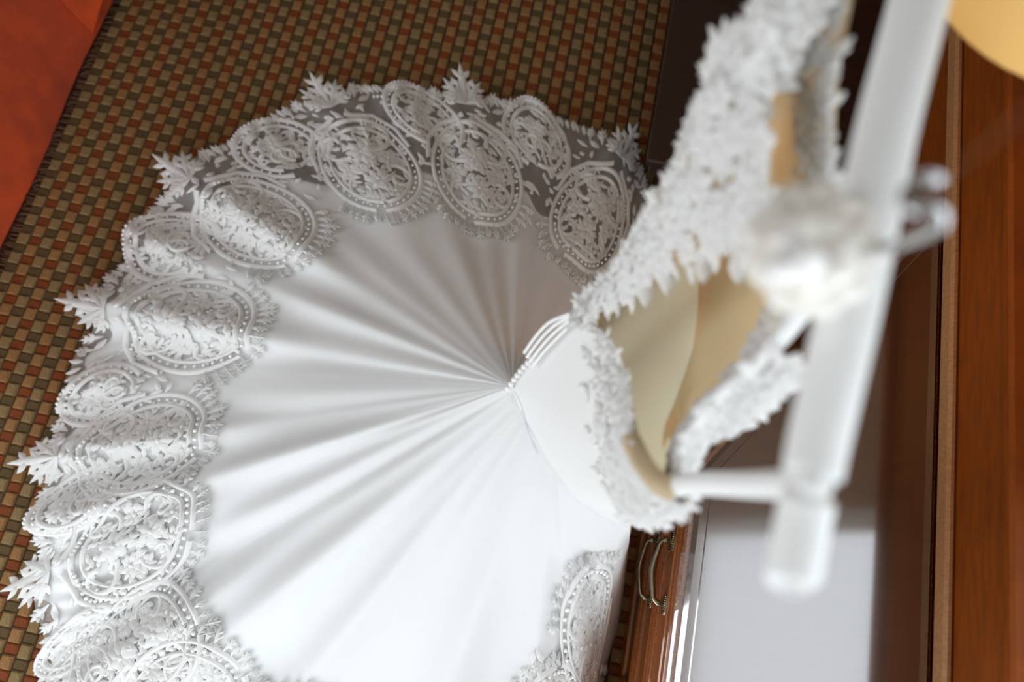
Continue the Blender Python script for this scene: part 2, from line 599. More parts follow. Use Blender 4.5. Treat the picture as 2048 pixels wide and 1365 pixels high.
# ------------------------------------------------------------------ dark wooden side table
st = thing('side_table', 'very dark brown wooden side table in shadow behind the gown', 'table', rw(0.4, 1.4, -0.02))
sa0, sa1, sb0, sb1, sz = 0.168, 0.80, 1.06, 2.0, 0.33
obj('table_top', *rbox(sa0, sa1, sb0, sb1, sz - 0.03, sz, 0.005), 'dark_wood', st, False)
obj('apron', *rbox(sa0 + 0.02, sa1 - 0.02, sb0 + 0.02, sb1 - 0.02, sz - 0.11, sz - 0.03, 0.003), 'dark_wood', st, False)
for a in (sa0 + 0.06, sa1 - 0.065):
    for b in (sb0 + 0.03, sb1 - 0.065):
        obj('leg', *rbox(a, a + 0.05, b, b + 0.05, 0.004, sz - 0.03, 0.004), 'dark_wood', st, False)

# ------------------------------------------------------------------ the gown: skirt surfaces
gown = thing('wedding_gown', 'white lace-hemmed wedding gown on a padded hanger, its train spread over the rug', 'dress', tuple(at(1150, 900, -0.005)))

hem_t = smooth_pts(HEM, 6000)
seg = np.r_[0, np.cumsum(np.linalg.norm(np.diff(hem_t, axis=0), axis=1))]
HEML = seg[-1]
hem_u = seg / HEML


def u_of(i):
    """hem parameter of control point i (may be fractional)"""
    return float(np.interp(i / (len(HEM) - 1), np.linspace(0, 1, 6000), hem_u))


NS = len(HEM)
START = np.zeros((NS, 3))
for i in range(NS):
    START[i] = (1020, 774, 0.85)
for i, s in {0: (1060, 742, .86), 1: (1045, 752, .855), 2: (1034, 762, .852), 3: (1026, 768, .85), 29: (1020, 776, .85), 32: (1024, 784, .85), 33: (1030, 800, .85), 34: (1036, 822, .85), 35: (1048, 862, .85),
             36: (1070, 915, .85), 37: (1095, 955, .86), 38: (1150, 1005, .88), 39: (1215, 1036, .93), 40: (1262, 1050, 1.0)}.items():
    START[i] = s
for i in range(4, 29):
    START[i] = (1020 + (i - 16) * -0.15, 772 + (i - 4) * 0.16, 0.85)
for i in (30, 31):
    START[i] = (1020 + (i - 29), 777 + (i - 29) * 2, .85)
START[:, 0] += np.interp(np.arange(NS), [0, 28, 31, 36, 40], [4, 4, 10, 26, 0]); START[:, 1] -= np.interp(np.arange(NS), [0, 30, 34, 38, 40], [2, 2, 6, 16, 6])
idx_of_u = lambda u: np.interp(u, hem_u, np.linspace(0, NS - 1, 6000))


def e_px(u):
    return np.stack([np.interp(u, hem_u, hem_t[:, 0]), np.interp(u, hem_u, hem_t[:, 1])], -1)


def s_px(u):
    i = idx_of_u(u)
    return np.stack([np.interp(i, np.arange(NS), START[:, k]) for k in range(3)], -1)


TIPS = [3.05, 8.05, 12.1, 15.2, 19.15, 24.1, 28.05, 31.9]          # hem positions of the leaf points
RIDGES = []                                                       # (u, amp, half width px, t0, t1)
for k, i in enumerate(TIPS):
    left = i > 13
    RIDGES.append((u_of(i), 0.10 if left else 0.055, 62 if left else 66, 0.42, 0.80))
# scallops between the leaf points stand up less
for i0, i1 in zip(TIPS[:-1], TIPS[1:]):
    RIDGES.append(((u_of(i0) + u_of(i1)) / 2, 0.035, 42, 0.62, 0.9))
# long folds from the back point to the hem
for i, a, w in ((26.3, 0.12, 60), (29.6, 0.08, 70), (32.8, 0.14, 85), (34.0, 0.13, 95), (35.2, 0.12, 85), (36.2, 0.08, 60), (37.2, 0.04, 60), (38.3, .03, 40), (39.3, .035, 40),
                (22.0, 0.03, 60), (17.3, 0.045, 60), (14.2, 0.03, 60), (10.2, 0.035, 60), (6.2, .03, 60), (4.4, .025, 50)):
    RIDGES.append((u_of(i), a, w, 0.02, 0.45))
PLEATS = [(random.uniform(8, 34), random.uniform(0, 6.28), random.uniform(0.3, 1.0)) for _ in range(14)]


def sstep(x, a, b):
    t = np.clip((x - a) / (b - a), 0, 1)
    return t * t * (3 - 2 * t)


def skirt(u, t, lift=0.0, wrinkle=1.0, seed=0.0):
    u = np.asarray(u, float); t = np.asarray(t, float)
    uc = np.clip(u, 0, 1)
    E = e_px(uc); S = s_px(uc)
    P = S[..., :2] + (E - S[..., :2]) * t[..., None]
    tc = np.clip(t, 0, 1)
    pw = np.interp(idx_of_u(uc), [0, 31, 34, 37, 40], [1.45, 1.45, 1.2, 0.75, 0.7])
    z = S[..., 2] * (1 - tc) ** pw + 0.012
    for (ur, a, w, t0, t1) in RIDGES:
        d = (u - ur) * HEML / w
        z = z + a * np.exp(-d * d) * sstep(t, t0, t1) * (1.0 if t0 > 0.3 else np.clip(t, 0, 1) ** 1.25) * (1 - 0.62 * sstep(t, 0.93, 1.04))
    pl = 0
    for (fr_, ph, am) in PLEATS:
        pl = pl + am * np.sin(6.283 * fr_ * u + ph + seed + 1.3 * np.sin(3 * t + ph))
    z = z + wrinkle * 0.0015 * pl * np.sin(np.clip(t, 0.0, 1) * math.pi * 0.93) ** 0.8
    # crumpled hem
    z = z + wrinkle * 0.006 * sstep(t, .7, .95) * np.sin(u * 520 + 3 * np.sin(t * 19 + u * 70))
    z = np.maximum(z + lift, 0.006 + lift)
    return at(P[..., 0], P[..., 1], z)


def skirt_normal(u, t, lift=0.0):
    e = 1e-3
    du = skirt(u + e * .3, t, lift) - skirt(u - e * .3, t, lift)
    dt = skirt(u, t + e * 4, lift) - skirt(u, t - e * 4, lift)
    n = np.cross(du, dt)
    n /= np.linalg.norm(n, axis=-1)[..., None] + 1e-12
    return np.where(n[..., 2:3] < 0, -n, n)


NU, NT = 900, 70
us = np.linspace(0, 1, NU)
# opaque satin ends short of the lace at the shaded back, nearly at the hem on the window side
ki = [0, 3, 4.5, 6, 7.5, 9, 10.5, 12, 13, 14.5, 16, 17, 18.5, 20, 22, 24, 26, 28, 40]
kt = [.60, .60, .62, .68, .66, .74, .70, .68, .74, .86, .92, .955, .965, .965, .97, .975, .98, .98, 0.985]
tmax = np.interp(idx_of_u(us), ki, kt) + 0.012 * np.sin(us * 260)
ts = np.linspace(0, 1, NT) ** 0.9
U, T = np.meshgrid(us, ts, indexing='ij')
obj('skirt', skirt(U, T * tmax[:, None]).reshape(-1, 3), grid_faces(NU, NT), 'satin', gown, label='white satin skirt and train')
TT = 0.02 + T * 0.985
obj('tulle_overlay', skirt(U, TT, lift=0.008).reshape(-1, 3), grid_faces(NU, NT), 'tulle', gown, label='sheer white tulle over the train')


# ------------------------------------------------------------------ lace at the hem
class Lace:
    """draws a motif in local pixels: w along the hem, r inwards from the hem"""
    def __init__(s, uc, su, sr, lift=0.012):
        s.uc = uc; s.su = su; s.sr = sr; s.lift = lift
        s.R = float(np.linalg.norm(e_px(np.array(uc)) - s_px(np.array(uc))[:2]))

    def pos(s, wr, h=0.0):
        wr = np.asarray(wr, float)
        t = 1 - wr[..., 1] * s.sr / s.R
        u = s.uc - wr[..., 0] * s.su / HEML / np.clip(t, .3, 1.2)
        P = skirt(u, t, lift=s.lift)
        N = skirt_normal(u, t)
        return P + N * np.asarray(h, float)[..., None]

    def ribbon(s, mb, pts, width, h=0.007, closed=False):
        p = np.asarray(pts, float)
        tan = np.gradient(p, axis=0)
        tan /= np.linalg.norm(tan, axis=1)[:, None] + 1e-9
        nn = np.stack([-tan[:, 1], tan[:, 0]], -1)
        n = len(p)
        w = np.broadcast_to(np.asarray(width, float), (n,))[:, None]
        rows = np.stack([p - nn * w / 2, p - nn * w * .25, p + nn * w * .25, p + nn * w / 2], 1)
        hh = np.zeros((n, 4)); hh[:, 1:3] = h
        mb.put(rows, hh, grid_faces(n, 4))

    def leaf(s, mb, c, ang, ln, wd, h=0.006):
        """pointed leaf from c in direction ang (0 = outwards)"""
        d = np.array([math.sin(ang), -math.cos(ang)]); q = np.array([d[1], -d[0]])
        c = np.asarray(c, float)
        pr = [(0, .15), (.3, .8), (.55, 1.0), (.8, .62), (1, 0.03)]
        rows = []
        for a, b in pr:
            m_ = c + d * ln * a
            rows.append([m_ - q * wd / 2 * b, m_, m_ + q * wd / 2 * b])
        rows = np.array(rows)
        hh = np.zeros((5, 3)); hh[:, 1] = np.array([.5, .9, 1, .9, .5]) * h
        mb.put(rows, hh, GF53)

    def sprig(s, mb, c, ang, ln, wd):
        """leaf with side leaflets"""
        d = np.array([math.sin(ang), -math.cos(ang)])
        s.leaf(mb, c, ang, ln, wd * .42, 0.009)
        for k, (a, l2) in enumerate(((.34, .40), (.60, .32))):
            for sg in (-1, 1):
                s.leaf(mb, np.asarray(c) + d * ln * a, ang + sg * .75, ln * l2, wd * .28, 0.007)

    def bead(s, mb, c, r):
        mb.beads.append((c, r))

    def flower(s, mb, c, r, n=6, ph=0.0):
        for k in range(n):
            s.leaf(mb, np.asarray(c), ph + k * 6.2832 / n, r, r * .62, 0.008)


GF53 = grid_faces(5, 3)


class LB:
    """pieces of one lace mesh in local pixels, laid on the cloth in one go"""
    def __init__(s, L):
        s.L = L; s.r = []; s.h = []; s.f = []; s.n = 0; s.beads = []

    def put(s, rows, hh, faces):
        rows = rows.reshape(-1, 2)
        s.r.append(rows); s.h.append(hh.reshape(-1))
        s.f.extend([tuple(i + s.n for i in q) for q in faces])
        s.n += len(rows)

    def build(s, name, m, parent, kind=None):
        mb = MB()
        if s.n: mb.add(s.L.pos(np.concatenate(s.r), np.concatenate(s.h)), s.f)
        if s.beads:
            V, f = ico()
            P = s.L.pos(np.array([b[0] for b in s.beads], float), np.full(len(s.beads), 0.003))
            for p, (c, r) in zip(P, s.beads):
                mb.add(p + V * r * 0.00152 * s.L.sr, f)
        return mb.build(name, m, parent, kind=kind)


def arc(cx, cy, rx, ry, a0, a1, n=40):
    a = np.linspace(a0, a1, n)
    return np.stack([cx + rx * np.sin(a), cy - ry * np.cos(a)], -1)


def spiral(cx, cy, r0, r1, a0, a1, n=36):
    a = np.linspace(a0, a1, n); r = np.linspace(r0, r1, n)
    return np.stack([cx + r * np.sin(a), cy - r * np.cos(a)], -1)


def lace_unit(k, i, pitch_r, scale):
    su = sr = scale
    L = Lace(u_of(i), su, sr)
    rr = random.Random(100 + k)
    # leaf point at the hem
    m = LB(L)
    for a, ln, wd in ((0, 96, 44), (-.62, 74, 36), (.62, 74, 36), (-1.18, 58, 32), (1.18, 58, 32)):
        L.sprig(m, (0, 26), a, ln, wd)
    for sg in (-1, 1):
        L.sprig(m, (sg * 56, 22), sg * .45, 44, 26)
        L.sprig(m, (sg * 88, 24), sg * .3, 36, 22)
        L.leaf(m, (sg * 60, 30), sg * 1.3, 30, 14)
    pal = m.build('lace_leaf_point', 'lace', gown)
    # medallion
    m = LB(L)
    cy = 185
    L.ribbon(m, arc(0, cy, 100, 118, -3.05 + .35, 3.05 - .35 + .7, 70), 10)
    L.ribbon(m, arc(0, cy, 80, 96, -2.9, 2.9 + .4, 70), 8)
    for sg in (-1, 1):
        L.ribbon(m, spiral(sg * 44, 118, 40, 10, sg * 3.6, -sg * 1.8), 10)
        L.ribbon(m, spiral(sg * 40, 235, 34, 8, 0, sg * 5.4), 9)
        L.ribbon(m, [(sg * 14, 50), (sg * 32, 62), (sg * 70, 74), (sg * 102, 110), (sg * 108, 160)], 11)
    med = m.build('lace_medallion', 'lace', gown)
    m = LB(L)
    for a in np.linspace(0.5, 5.78, 34):
        L.bead(m, (90 * math.sin(a), cy - 107 * math.cos(a)), 3.6)
    for sg in (-1, 1):
        for q in smooth_pts([(sg * 8, 66), (sg * 36, 80), (sg * 76, 92), (sg * 88, 130)], 14):
            L.bead(m, q, 3.8)
    m.build('bead_string', 'pearl', med, kind='stuff')
    for (c, r, n) in (((0, 150), 34, 7), ((0, 222), 30, 6), ((46, 182), 24, 6), ((-46, 182), 24, 6), ((20, 262), 20, 5), ((-22, 264), 20, 5)):
        m = LB(L)
        L.flower(m, c, r, n, rr.random() * 3)
        L.bead(m, c, 5)
        m.build('lace_flower', 'lace', med)
    m = LB(L)
    for a in np.linspace(-1.05, 1.05, 15):
        c = (104 * math.sin(a), cy + 122 * math.cos(a))
        L.sprig(m, c, math.pi - a + rr.uniform(-.25, .25), rr.uniform(24, 40), 16)
    for _ in range(150):
        a = rr.uniform(0, 6.283); q = math.sqrt(rr.random())
        c = (74 * q * math.sin(a), cy - 92 * q * math.cos(a))
        L.leaf(m, c, rr.uniform(0, 6.283), rr.uniform(14, 26), rr.uniform(8, 12))
    m.build('leaf_spray', 'lace', med, kind='stuff')
    # round scallop motif on the way to the next leaf point
    pw = pitch_r / scale
    cx = pw * 0.5
    m = LB(L)
    rad = min(78, max(46, pw * .5 - 62))
    L.ribbon(m, arc(cx, 70, rad, 80, -2.7, 2.7, 60), 12)
    L.ribbon(m, arc(cx, 70, rad * .78, 62, -2.5, 3.3, 60), 9)
    L.ribbon(m, spiral(cx - 16, 92, 30, 7, 2.5, -3.0), 8)
    L.ribbon(m, spiral(cx + 16, 92, 30, 7, -2.5, 3.0), 8)
    sc = m.build('lace_scallop', 'lace', gown)
    m = LB(L)
    for w in np.arange(100, pw - 96, 8.5):
        dx = (w - cx) / rad
        r = 70 - 86 * math.sqrt(max(0, 1 - dx * dx)) if abs(dx) < 1 else 26
        L.bead(m, (w, min(r, 26)), 4.6)
    for a in np.linspace(-2.4, 2.4, 22):
        L.bead(m, (cx + rad * .9 * math.sin(a), 70 - 71 * math.cos(a)), 3.4)
    if m.beads: m.build('bead_edge', 'pearl', sc, kind='stuff')
    m = LB(L)
    L.flower(m, (cx, 52), 28, 6, rr.random()); L.bead(m, (cx, 52), 5)
    m.build('lace_flower', 'lace', sc)
    m = LB(L)
    for _ in range(90):
        a = rr.uniform(0, 6.283); q = math.sqrt(rr.random())
        L.leaf(m, (cx + rad * .74 * q * math.sin(a), 72 - 58 * q * math.cos(a)), rr.uniform(0, 6.283), rr.uniform(13, 24), rr.uniform(8, 12))
    for w in np.arange(-40, pw - 30, 13):
        L.leaf(m, (w, 16), rr.uniform(-.5, .5), rr.uniform(20, 30), 11)
    for _ in range(90):
        L.leaf(m, (cx + rr.uniform(-.46, .46) * pw, rr.uniform(30, 225)), rr.uniform(0, 6.283), rr.uniform(14, 28), rr.uniform(8, 13))
    m.build('leaf_spray', 'lace', sc, kind='stuff')


for k, i in enumerate(TIPS):
    nxt = TIPS[k + 1] if k + 1 < len(TIPS) else i + 1.2
    pitch = (u_of(nxt) - u_of(i)) * HEML
    # the motif walks along +u, local w runs along -u
    scale = [.82, .88, .88, .95, 1.05, 1.05, 1.12, 1.12][k]
    lace_unit(k, i, -pitch if False else pitch, scale)

for k, (i, p_, sc_) in enumerate(((33.05, 300, 1.1), (34.2, 300, 1.05), (35.3, 300, 1.0), (36.45, 280, 1.0), (37.65, 230, .95))):
    lace_unit(20 + k, i, p_, sc_)

# ------------------------------------------------------------------ bodice patches
class Patch:
    def __init__(s, cols, n=40, k=40):
        c = np.asarray(cols, float)                      # columns x rows x (px,py,z)
        g = np.stack([smooth_pts(q, k) for q in c], 0)   # columns x k
        g = np.stack([smooth_pts(g[:, j], n) for j in range(k)], 1)
        s.px = g
        s.P = at(g[..., 0], g[..., 1], g[..., 2])
        s.n, s.k = n, k

    def ev(s, u, v):
        i = np.clip(u * (s.n - 1), 0, s.n - 1.001); j = np.clip(v * (s.k - 1), 0, s.k - 1.001)
        a, b = int(i), int(j); x, y = i - a, j - b
        P = s.P
        p = P[a, b] * (1 - x) * (1 - y) + P[a + 1, b] * x * (1 - y) + P[a, b + 1] * (1 - x) * y + P[a + 1, b + 1] * x * y
        du = P[a + 1, b] - P[a, b]; dv = P[a, b + 1] - P[a, b]
        nn = np.cross(du, dv); nn /= np.linalg.norm(nn) + 1e-12
        to = np.array([0, 0, H]) - p
        if nn @ to < 0: nn = -nn
        return p, nn, du / (np.linalg.norm(du) + 1e-9)

    def build(s, name, m, parent, off=0.0, label=None):
        P = s.P
        if off:
            du = np.gradient(P, axis=0); dv = np.gradient(P, axis=1)
            nn = np.cross(du, dv); nn /= np.linalg.norm(nn, axis=-1)[..., None] + 1e-12
            P = P + nn * off
        return obj(name, P.reshape(-1, 3), grid_faces(s.n, s.k), m, parent, label=label)


def leaf3(mb, p, n, d, ln, wd, h=0.003):
    d = d - n * (d @ n); d /= np.linalg.norm(d) + 1e-9
    q = np.cross(n, d)
    V = []
    for a, b in ((0, .15), (.3, .8), (.55, 1), (.8, .62), (1, .04)):
        c = p + d * ln * a + n * 0.0015
        V += [c - q * wd / 2 * b, c + n * h, c + q * wd / 2 * b]
    mb.add(V, grid_faces(5, 3))


def flower3(mb, p, n, r, k=5):
    d0 = np.cross(n, [0.3, 0.5, .8]); d0 /= np.linalg.norm(d0); q0 = np.cross(n, d0)
    ph = random.random() * 6
    for i in range(k):
        a = ph + i * 6.2832 / k
        leaf3(mb, p, n + 0 * d0, d0 * math.cos(a) + q0 * math.sin(a), r, r * .7, 0.004)


def bead3(mb, p, r):
    V, f = ico()
    mb.add(p + V * r, f)


back = Patch([
    [(1020, 772, .85), (1078, 706, .94), (1150, 640, 1.03), (1228, 690, 1.11), (1256, 780, 1.17), (1262, 862, 1.21)],
    [(1026, 795, .85), (1095, 772, .94), (1165, 740, 1.03), (1222, 785, 1.11), (1252, 850, 1.18), (1272, 912, 1.23)],
    [(1050, 865, .825), (1115, 852, .94), (1182, 850, 1.03), (1228, 885, 1.12), (1262, 925, 1.19), (1300, 955, 1.26)],
    [(1082, 935, .815), (1145, 930, .94), (1205, 938, 1.03), (1248, 962, 1.12), (1292, 982, 1.20), (1340, 990, 1.28)],
    [(1115, 978, .81), (1182, 1000, .94), (1240, 1018, 1.03), (1280, 1026, 1.12), (1316, 1024, 1.2), (1356, 1004, 1.28)],
    [(1150, 1012, .80), (1225, 1040, .92), (1268, 1046, 1.0), (1292, 1042, 1.08), (1328, 1030, 1.16), (1366, 1000, 1.24)]], 60, 60)
back.build('back_bodice', 'satin', gown, label='smooth white satin back and hip')
upper = Patch([
    [(1020, 772, .85), (1078, 704, .94), (1150, 638, 1.03), (1262, 590, 1.14), (1372, 520, 1.27), (1470, 500, 1.37), (1540, 510, 1.43)],
    [(1020, 772, .85), (1076, 702, .94), (1150, 635, 1.03), (1250, 560, 1.145), (1360, 450, 1.29), (1470, 410, 1.40), (1545, 390, 1.46)],
    [(1020, 771, .85), (1074, 700, .94), (1148, 632, 1.03), (1236, 535, 1.14), (1345, 390, 1.30), (1450, 270, 1.42), (1528, 240, 1.475)],
    [(1024, 768, .84), (1076, 698, .92), (1148, 630, 1.01), (1234, 528, 1.12), (1328, 372, 1.27), (1410, 200, 1.41), (1470, 110, 1.46)],
    [(1040, 765, .82), (1095, 700, .9), (1165, 640, .98), (1255, 540, 1.09), (1350, 390, 1.22), (1430, 210, 1.35), (1490, 120, 1.40)]], 50, 50)
upper.build('side_back_bodice', 'nude_net', gown, label='nude net side back under white lace')
front = Patch([
    [(1165, 975, .76), (1240, 1005, .92), (1288, 1015, 1.06), (1332, 1003, 1.19), (1352, 988, 1.27)],
    [(1160, 960, .80), (1230, 960, .95), (1290, 942, 1.07), (1335, 915, 1.17), (1368, 882, 1.27)],
    [(1170, 900, .78), (1240, 872, .93), (1305, 842, 1.06), (1370, 822, 1.19), (1430, 818, 1.31)],
    [(1170, 850, .78), (1250, 792, .92), (1335, 742, 1.05), (1425, 742, 1.20), (1510, 752, 1.35)],
    [(1170, 800, .78), (1260, 722, .92), (1365, 652, 1.05), (1480, 652, 1.22), (1575, 675, 1.39)],
    [(1165, 750, .78), (1265, 652, .92), (1385, 542, 1.06), (1520, 505, 1.24), (1640, 560, 1.43)],
    [(1160, 710, .78), (1260, 592, .93), (1395, 432, 1.08), (1545, 352, 1.27), (1665, 400, 1.45)],
    [(1130, 690, .80), (1240, 540, .96), (1385, 345, 1.12), (1535, 225, 1.30), (1655, 190, 1.46)],
    [(1100, 700, .82), (1215, 530, 1.0), (1345, 345, 1.17), (1475, 135, 1.34), (1640, -10, 1.48)]], 60, 50)
front.build('front_lining', 'lining', gown, label='cream lining inside the front bodice')
cup = Patch([
    [(1325, 905, 1.16), (1335, 880, 1.18), (1352, 868, 1.21), (1372, 856, 1.25)],
    [(1330, 850, 1.14), (1362, 832, 1.175), (1400, 815, 1.22), (1438, 800, 1.28)],
    [(1372, 752, 1.115), (1420, 740, 1.17), (1470, 730, 1.235), (1520, 722, 1.32)],
    [(1392, 652, 1.095), (1450, 640, 1.16), (1510, 625, 1.24), (1562, 622, 1.33)],
    [(1402, 540, 1.085), (1470, 520, 1.16), (1540, 500, 1.25), (1590, 500, 1.35)],
    [(1440, 420, 1.11), (1510, 380, 1.19), (1570, 350, 1.28), (1625, 350, 1.38)],
    [(1470, 300, 1.16), (1530, 240, 1.24), (1585, 190, 1.32), (1615, 130, 1.40)]], 40, 30)
cup.build('bust_cup', 'cup', gown, label='peach bust cup inside the bodice')


def lace_on(patch, name, n, u0, u1, v0, v1, size, parent, keep=None, m='lace', beads=10, flowers=8):
    mb = MB()
    for _ in range(n):
        u = random.uniform(u0, u1); v = random.uniform(v0, v1)
        if keep and not keep(u, v): continue
        p, nn, d = patch.ev(u, v)
        a = random.random() * 6.283
        q = np.cross(nn, d)
        l = size * random.uniform(.7, 1.4)
        leaf3(mb, p, nn, d * math.cos(a) + q * math.sin(a), l, l * .45, 0.004)
    for _ in range(flowers):
        u = random.uniform(u0, u1); v = random.uniform(v0, v1)
        if keep and not keep(u, v): continue
        p, nn, d = patch.ev(u, v)
        flower3(mb, p + nn * .002, nn, size * .95)
    o = mb.build(name, m, parent, kind='stuff')
    bm = MB()
    for _ in range(beads):
        u = random.uniform(u0, u1); v = random.uniform(v0, v1)
        p, nn, d = patch.ev(u, v)
        bead3(bm, p + nn * .003, 0.003)
    if bm.n: bm.build('bead_scatter', 'pearl', o, kind='stuff')
    return o


edge = lambda u, v: random.random() < min(1, max(0, (v - (0.40 - .12 * u)) * 3.2))
lace_on(back, 'back_lace', 1150, 0, 1, .36, 1, 0.021, gown, edge, beads=40, flowers=50)
lace_on(upper, 'side_back_lace', 800, 0, .95, .34, 1, 0.024, gown, None, beads=45, flowers=60)
lace_on(front, 'neckline_lace', 330, 0.04, 1, .86, 1.0, 0.024, gown, None, beads=30, flowers=36)
# long petals hanging over the lining from the side back edge
for (px, py, z) in ((1290, 570, 1.17), (1332, 545, 1.22), (1405, 520, 1.28), (1474, 520, 1.35)):
    m = MB()
    p = at(px, py - 22, z + .01); q = at(px + 3, py + 48, z - .01)
    dd = q - p; ln = np.linalg.norm(dd)
    nn = np.array([0, 0, H]) - p; nn /= np.linalg.norm(nn)
    leaf3(m, p, nn, dd, ln, ln * .5, .004)
    m.build('lace_petal', 'lace', gown)
# ---- sleeve on the upper shoulder
sleeve = Patch([
    [(1305, 400, 1.27), (1362, 305, 1.33), (1398, 228, 1.38), (1412, 110, 1.43), (1478, 45, 1.47), (1530, -60, 1.51)],
    [(1360, 420, 1.30), (1420, 320, 1.37), (1450, 235, 1.42), (1470, 130, 1.46), (1520, 55, 1.50), (1570, -50, 1.53)],
    [(1440, 430, 1.34), (1480, 340, 1.40), (1505, 250, 1.44), (1515, 150, 1.48), (1560, 70, 1.51), (1610, -40, 1.54)],
    [(1500, 470, 1.38), (1518, 370, 1.42), (1520, 270, 1.45), (1530, 160, 1.48), (1575, 75, 1.51), (1640, -40, 1.54)]], 40, 40)
sl = sleeve.build('sleeve', 'nude_net', gown, label='nude net cap sleeve under white lace')
lace_on(sleeve, 'sleeve_lace', 460, 0.10, 1, 0, 1, 0.026, gown, None, beads=30, flowers=50)
strap_patch = Patch([
    [(1600, 480, 1.42), (1622, 400, 1.44), (1636, 300, 1.45), (1632, 200, 1.46), (1590, 110, 1.47), (1630, -30, 1.5)],
    [(1640, 470, 1.44), (1660, 400, 1.46), (1662, 300, 1.47), (1660, 180, 1.48), (1650, 80, 1.49), (1680, -30, 1.51)],
    [(1668, 450, 1.46), (1676, 390, 1.47), (1670, 290, 1.48), (1676, 170, 1.49), (1692, 70, 1.5), (1715, -40, 1.52)]], 16, 40)
strap_patch.build('shoulder_lace', 'nude_net', gown)
lace_on(strap_patch, 'shoulder_lace_leaves', 130, 0.05, .85, 0, 1, 0.016, gown, None, beads=8, flowers=14)


def pxpath(c, n=40):
    c = smooth_pts(c, n)
    return at(c[:, 0], c[:, 1], c[:, 2])


# ---- front lace edge (bumpy band) and straps
fe = Patch([
    [(1352, 985, 1.285), (1372, 880, 1.29), (1430, 815, 1.33), (1505, 752, 1.37), (1572, 712, 1.40)],
    [(1372, 968, 1.275), (1400, 880, 1.27), (1455, 838, 1.30), (1525, 795, 1.34), (1578, 745, 1.38)],
    [(1385, 930, 1.25), (1412, 885, 1.24), (1470, 855, 1.26), (1535, 812, 1.31), (1572, 765, 1.36)]], 12, 50)
fe.build('neckline_band', 'lace', gown)
lace_on(fe, 'neckline_band_lace', 200, 0, 1, .12, 1, 0.022, gown, None, beads=30, flowers=16)
obj('strap', *tube(pxpath([(1395, 830, 1.31), (1500, 742, 1.37), (1580, 655, 1.42), (1650, 560, 1.50)]), [0.008] * 40, 8), 'hanger_satin', gown)
v = pxpath([(1330, 975, 1.26), (1400, 968, 1.33), (1500, 970, 1.44), (1600, 970, 1.55), (1640, 965, 1.575)])
obj('shoulder_strap', *tube(v, np.linspace(0.012, 0.0095, 40), 10), 'hanger_satin', gown, label='white strap looped over the hanger end')
# folded gold-tinted lining at the low side of the neckline
m = MB()
m.add(*tube(pxpath([(1262, 880, 1.22), (1290, 935, 1.26), (1320, 968, 1.28), (1352, 985, 1.285)]), 0.012, 8))
m.build('lining_roll', 'nude_net', gown)

# ---- button row and cords on the back
btn = pxpath([(1016, 777, .855), (1045, 738, .90), (1080, 702, .945)], 10)
for p in btn:
    m = MB()
    V = []
    for i in range(7):
        a = -math.pi / 2 + math.pi * i / 6
        for k in range(10):
            b_ = 2 * math.pi * k / 10
            V.append(p + 0.0056 * np.array([math.cos(a) * math.cos(b_), math.cos(a) * math.sin(b_), math.sin(a)]))
    f = []
    for i in range(6):
        for k in range(10):
            f.append((i * 10 + k, i * 10 + (k + 1) % 10, (i + 1) * 10 + (k + 1) % 10, (i + 1) * 10 + k))
    m.add(V, f)
    m.build('button', 'pearl', gown)
for off in (-14, -5, 4, 13):
    c = [(1062 + off * .6, 722 + off, .925), (1088 + off * .8, 688 + off * .9, .965), (1116 + off * .8, 660 + off * .9, 1.0), (1150 + off * .3, 637 + off * .5, 1.035)]
    p = pxpath(c, 60) + np.array([-.004, 0, .006])
    s = np.arange(60)
    obj('beaded_cord', *tube(p, 0.0030 + 0.0009 * np.sin(s * 2.1), 8), 'pearl', gown)
# piped edge from the cords up along the silhouette
p = pxpath([(1146, 640, 1.035), (1180, 605, 1.07), (1215, 560, 1.12), (1262, 480, 1.19), (1310, 400, 1.27)], 120)
obj('piped_edge', *tube(p, 0.0055 + 0.0022 * np.sin(np.arange(120) * 1.1), 8), 'lace', gown)
obj('back_seam', *tube(pxpath([(1024, 786, .86), (1036, 815, .86), (1055, 862, .842), (1074, 910, .836)]), 0.0012, 6), 'satin', gown)

# ------------------------------------------------------------------ hanger
hz = 1.56
hg = thing('padded_hanger', 'padded white satin hanger with steel hook holding the gown', 'hanger', tuple(at(1740, 500, hz)))
bar = pxpath([(1856, -70, 1.555), (1828, 40, 1.56), (1772, 260, 1.565), (1724, 490, 1.57), (1681, 690, 1.565), (1637, 880, 1.56), (1624, 950, 1.56)], 60)
obj('padded_arm', *tube(bar, np.linspace(0.0225, 0.0180, 60), 20), 'hanger_satin', hg)
end = pxpath([(1618, 988, 1.56), (1606, 1040, 1.555), (1587, 1145, 1.55), (1585, 1162, 1.55)], 30)
r = np.full(30, 0.0165); r[-5:] = [.0162, .0155, .014, .011, .006]; r[:3] = [.012, .015, .0165]
obj('padded_end', *tube(end, r, 18), 'hanger_satin', hg)
hk = pxpath([(1745, 505, 1.58), (1800, 488, 1.615), (1868, 462, 1.655), (1884, 432, 1.67), (1866, 412, 1.675), (1822, 420, 1.668), (1815, 385, 1.665), (1852, 362, 1.66)], 60)
obj('hook', *tube(hk, 0.0038, 10), 'steel', hg)
bead = MB()
bead.add(*tube(pxpath([(1855, 372, 1.66), (1856, 350, 1.66)], 8), [.004, .007, .0085, .009, .009, .0085, .007, .003], 12))
bead.build('hook_tip', 'steel', hg)
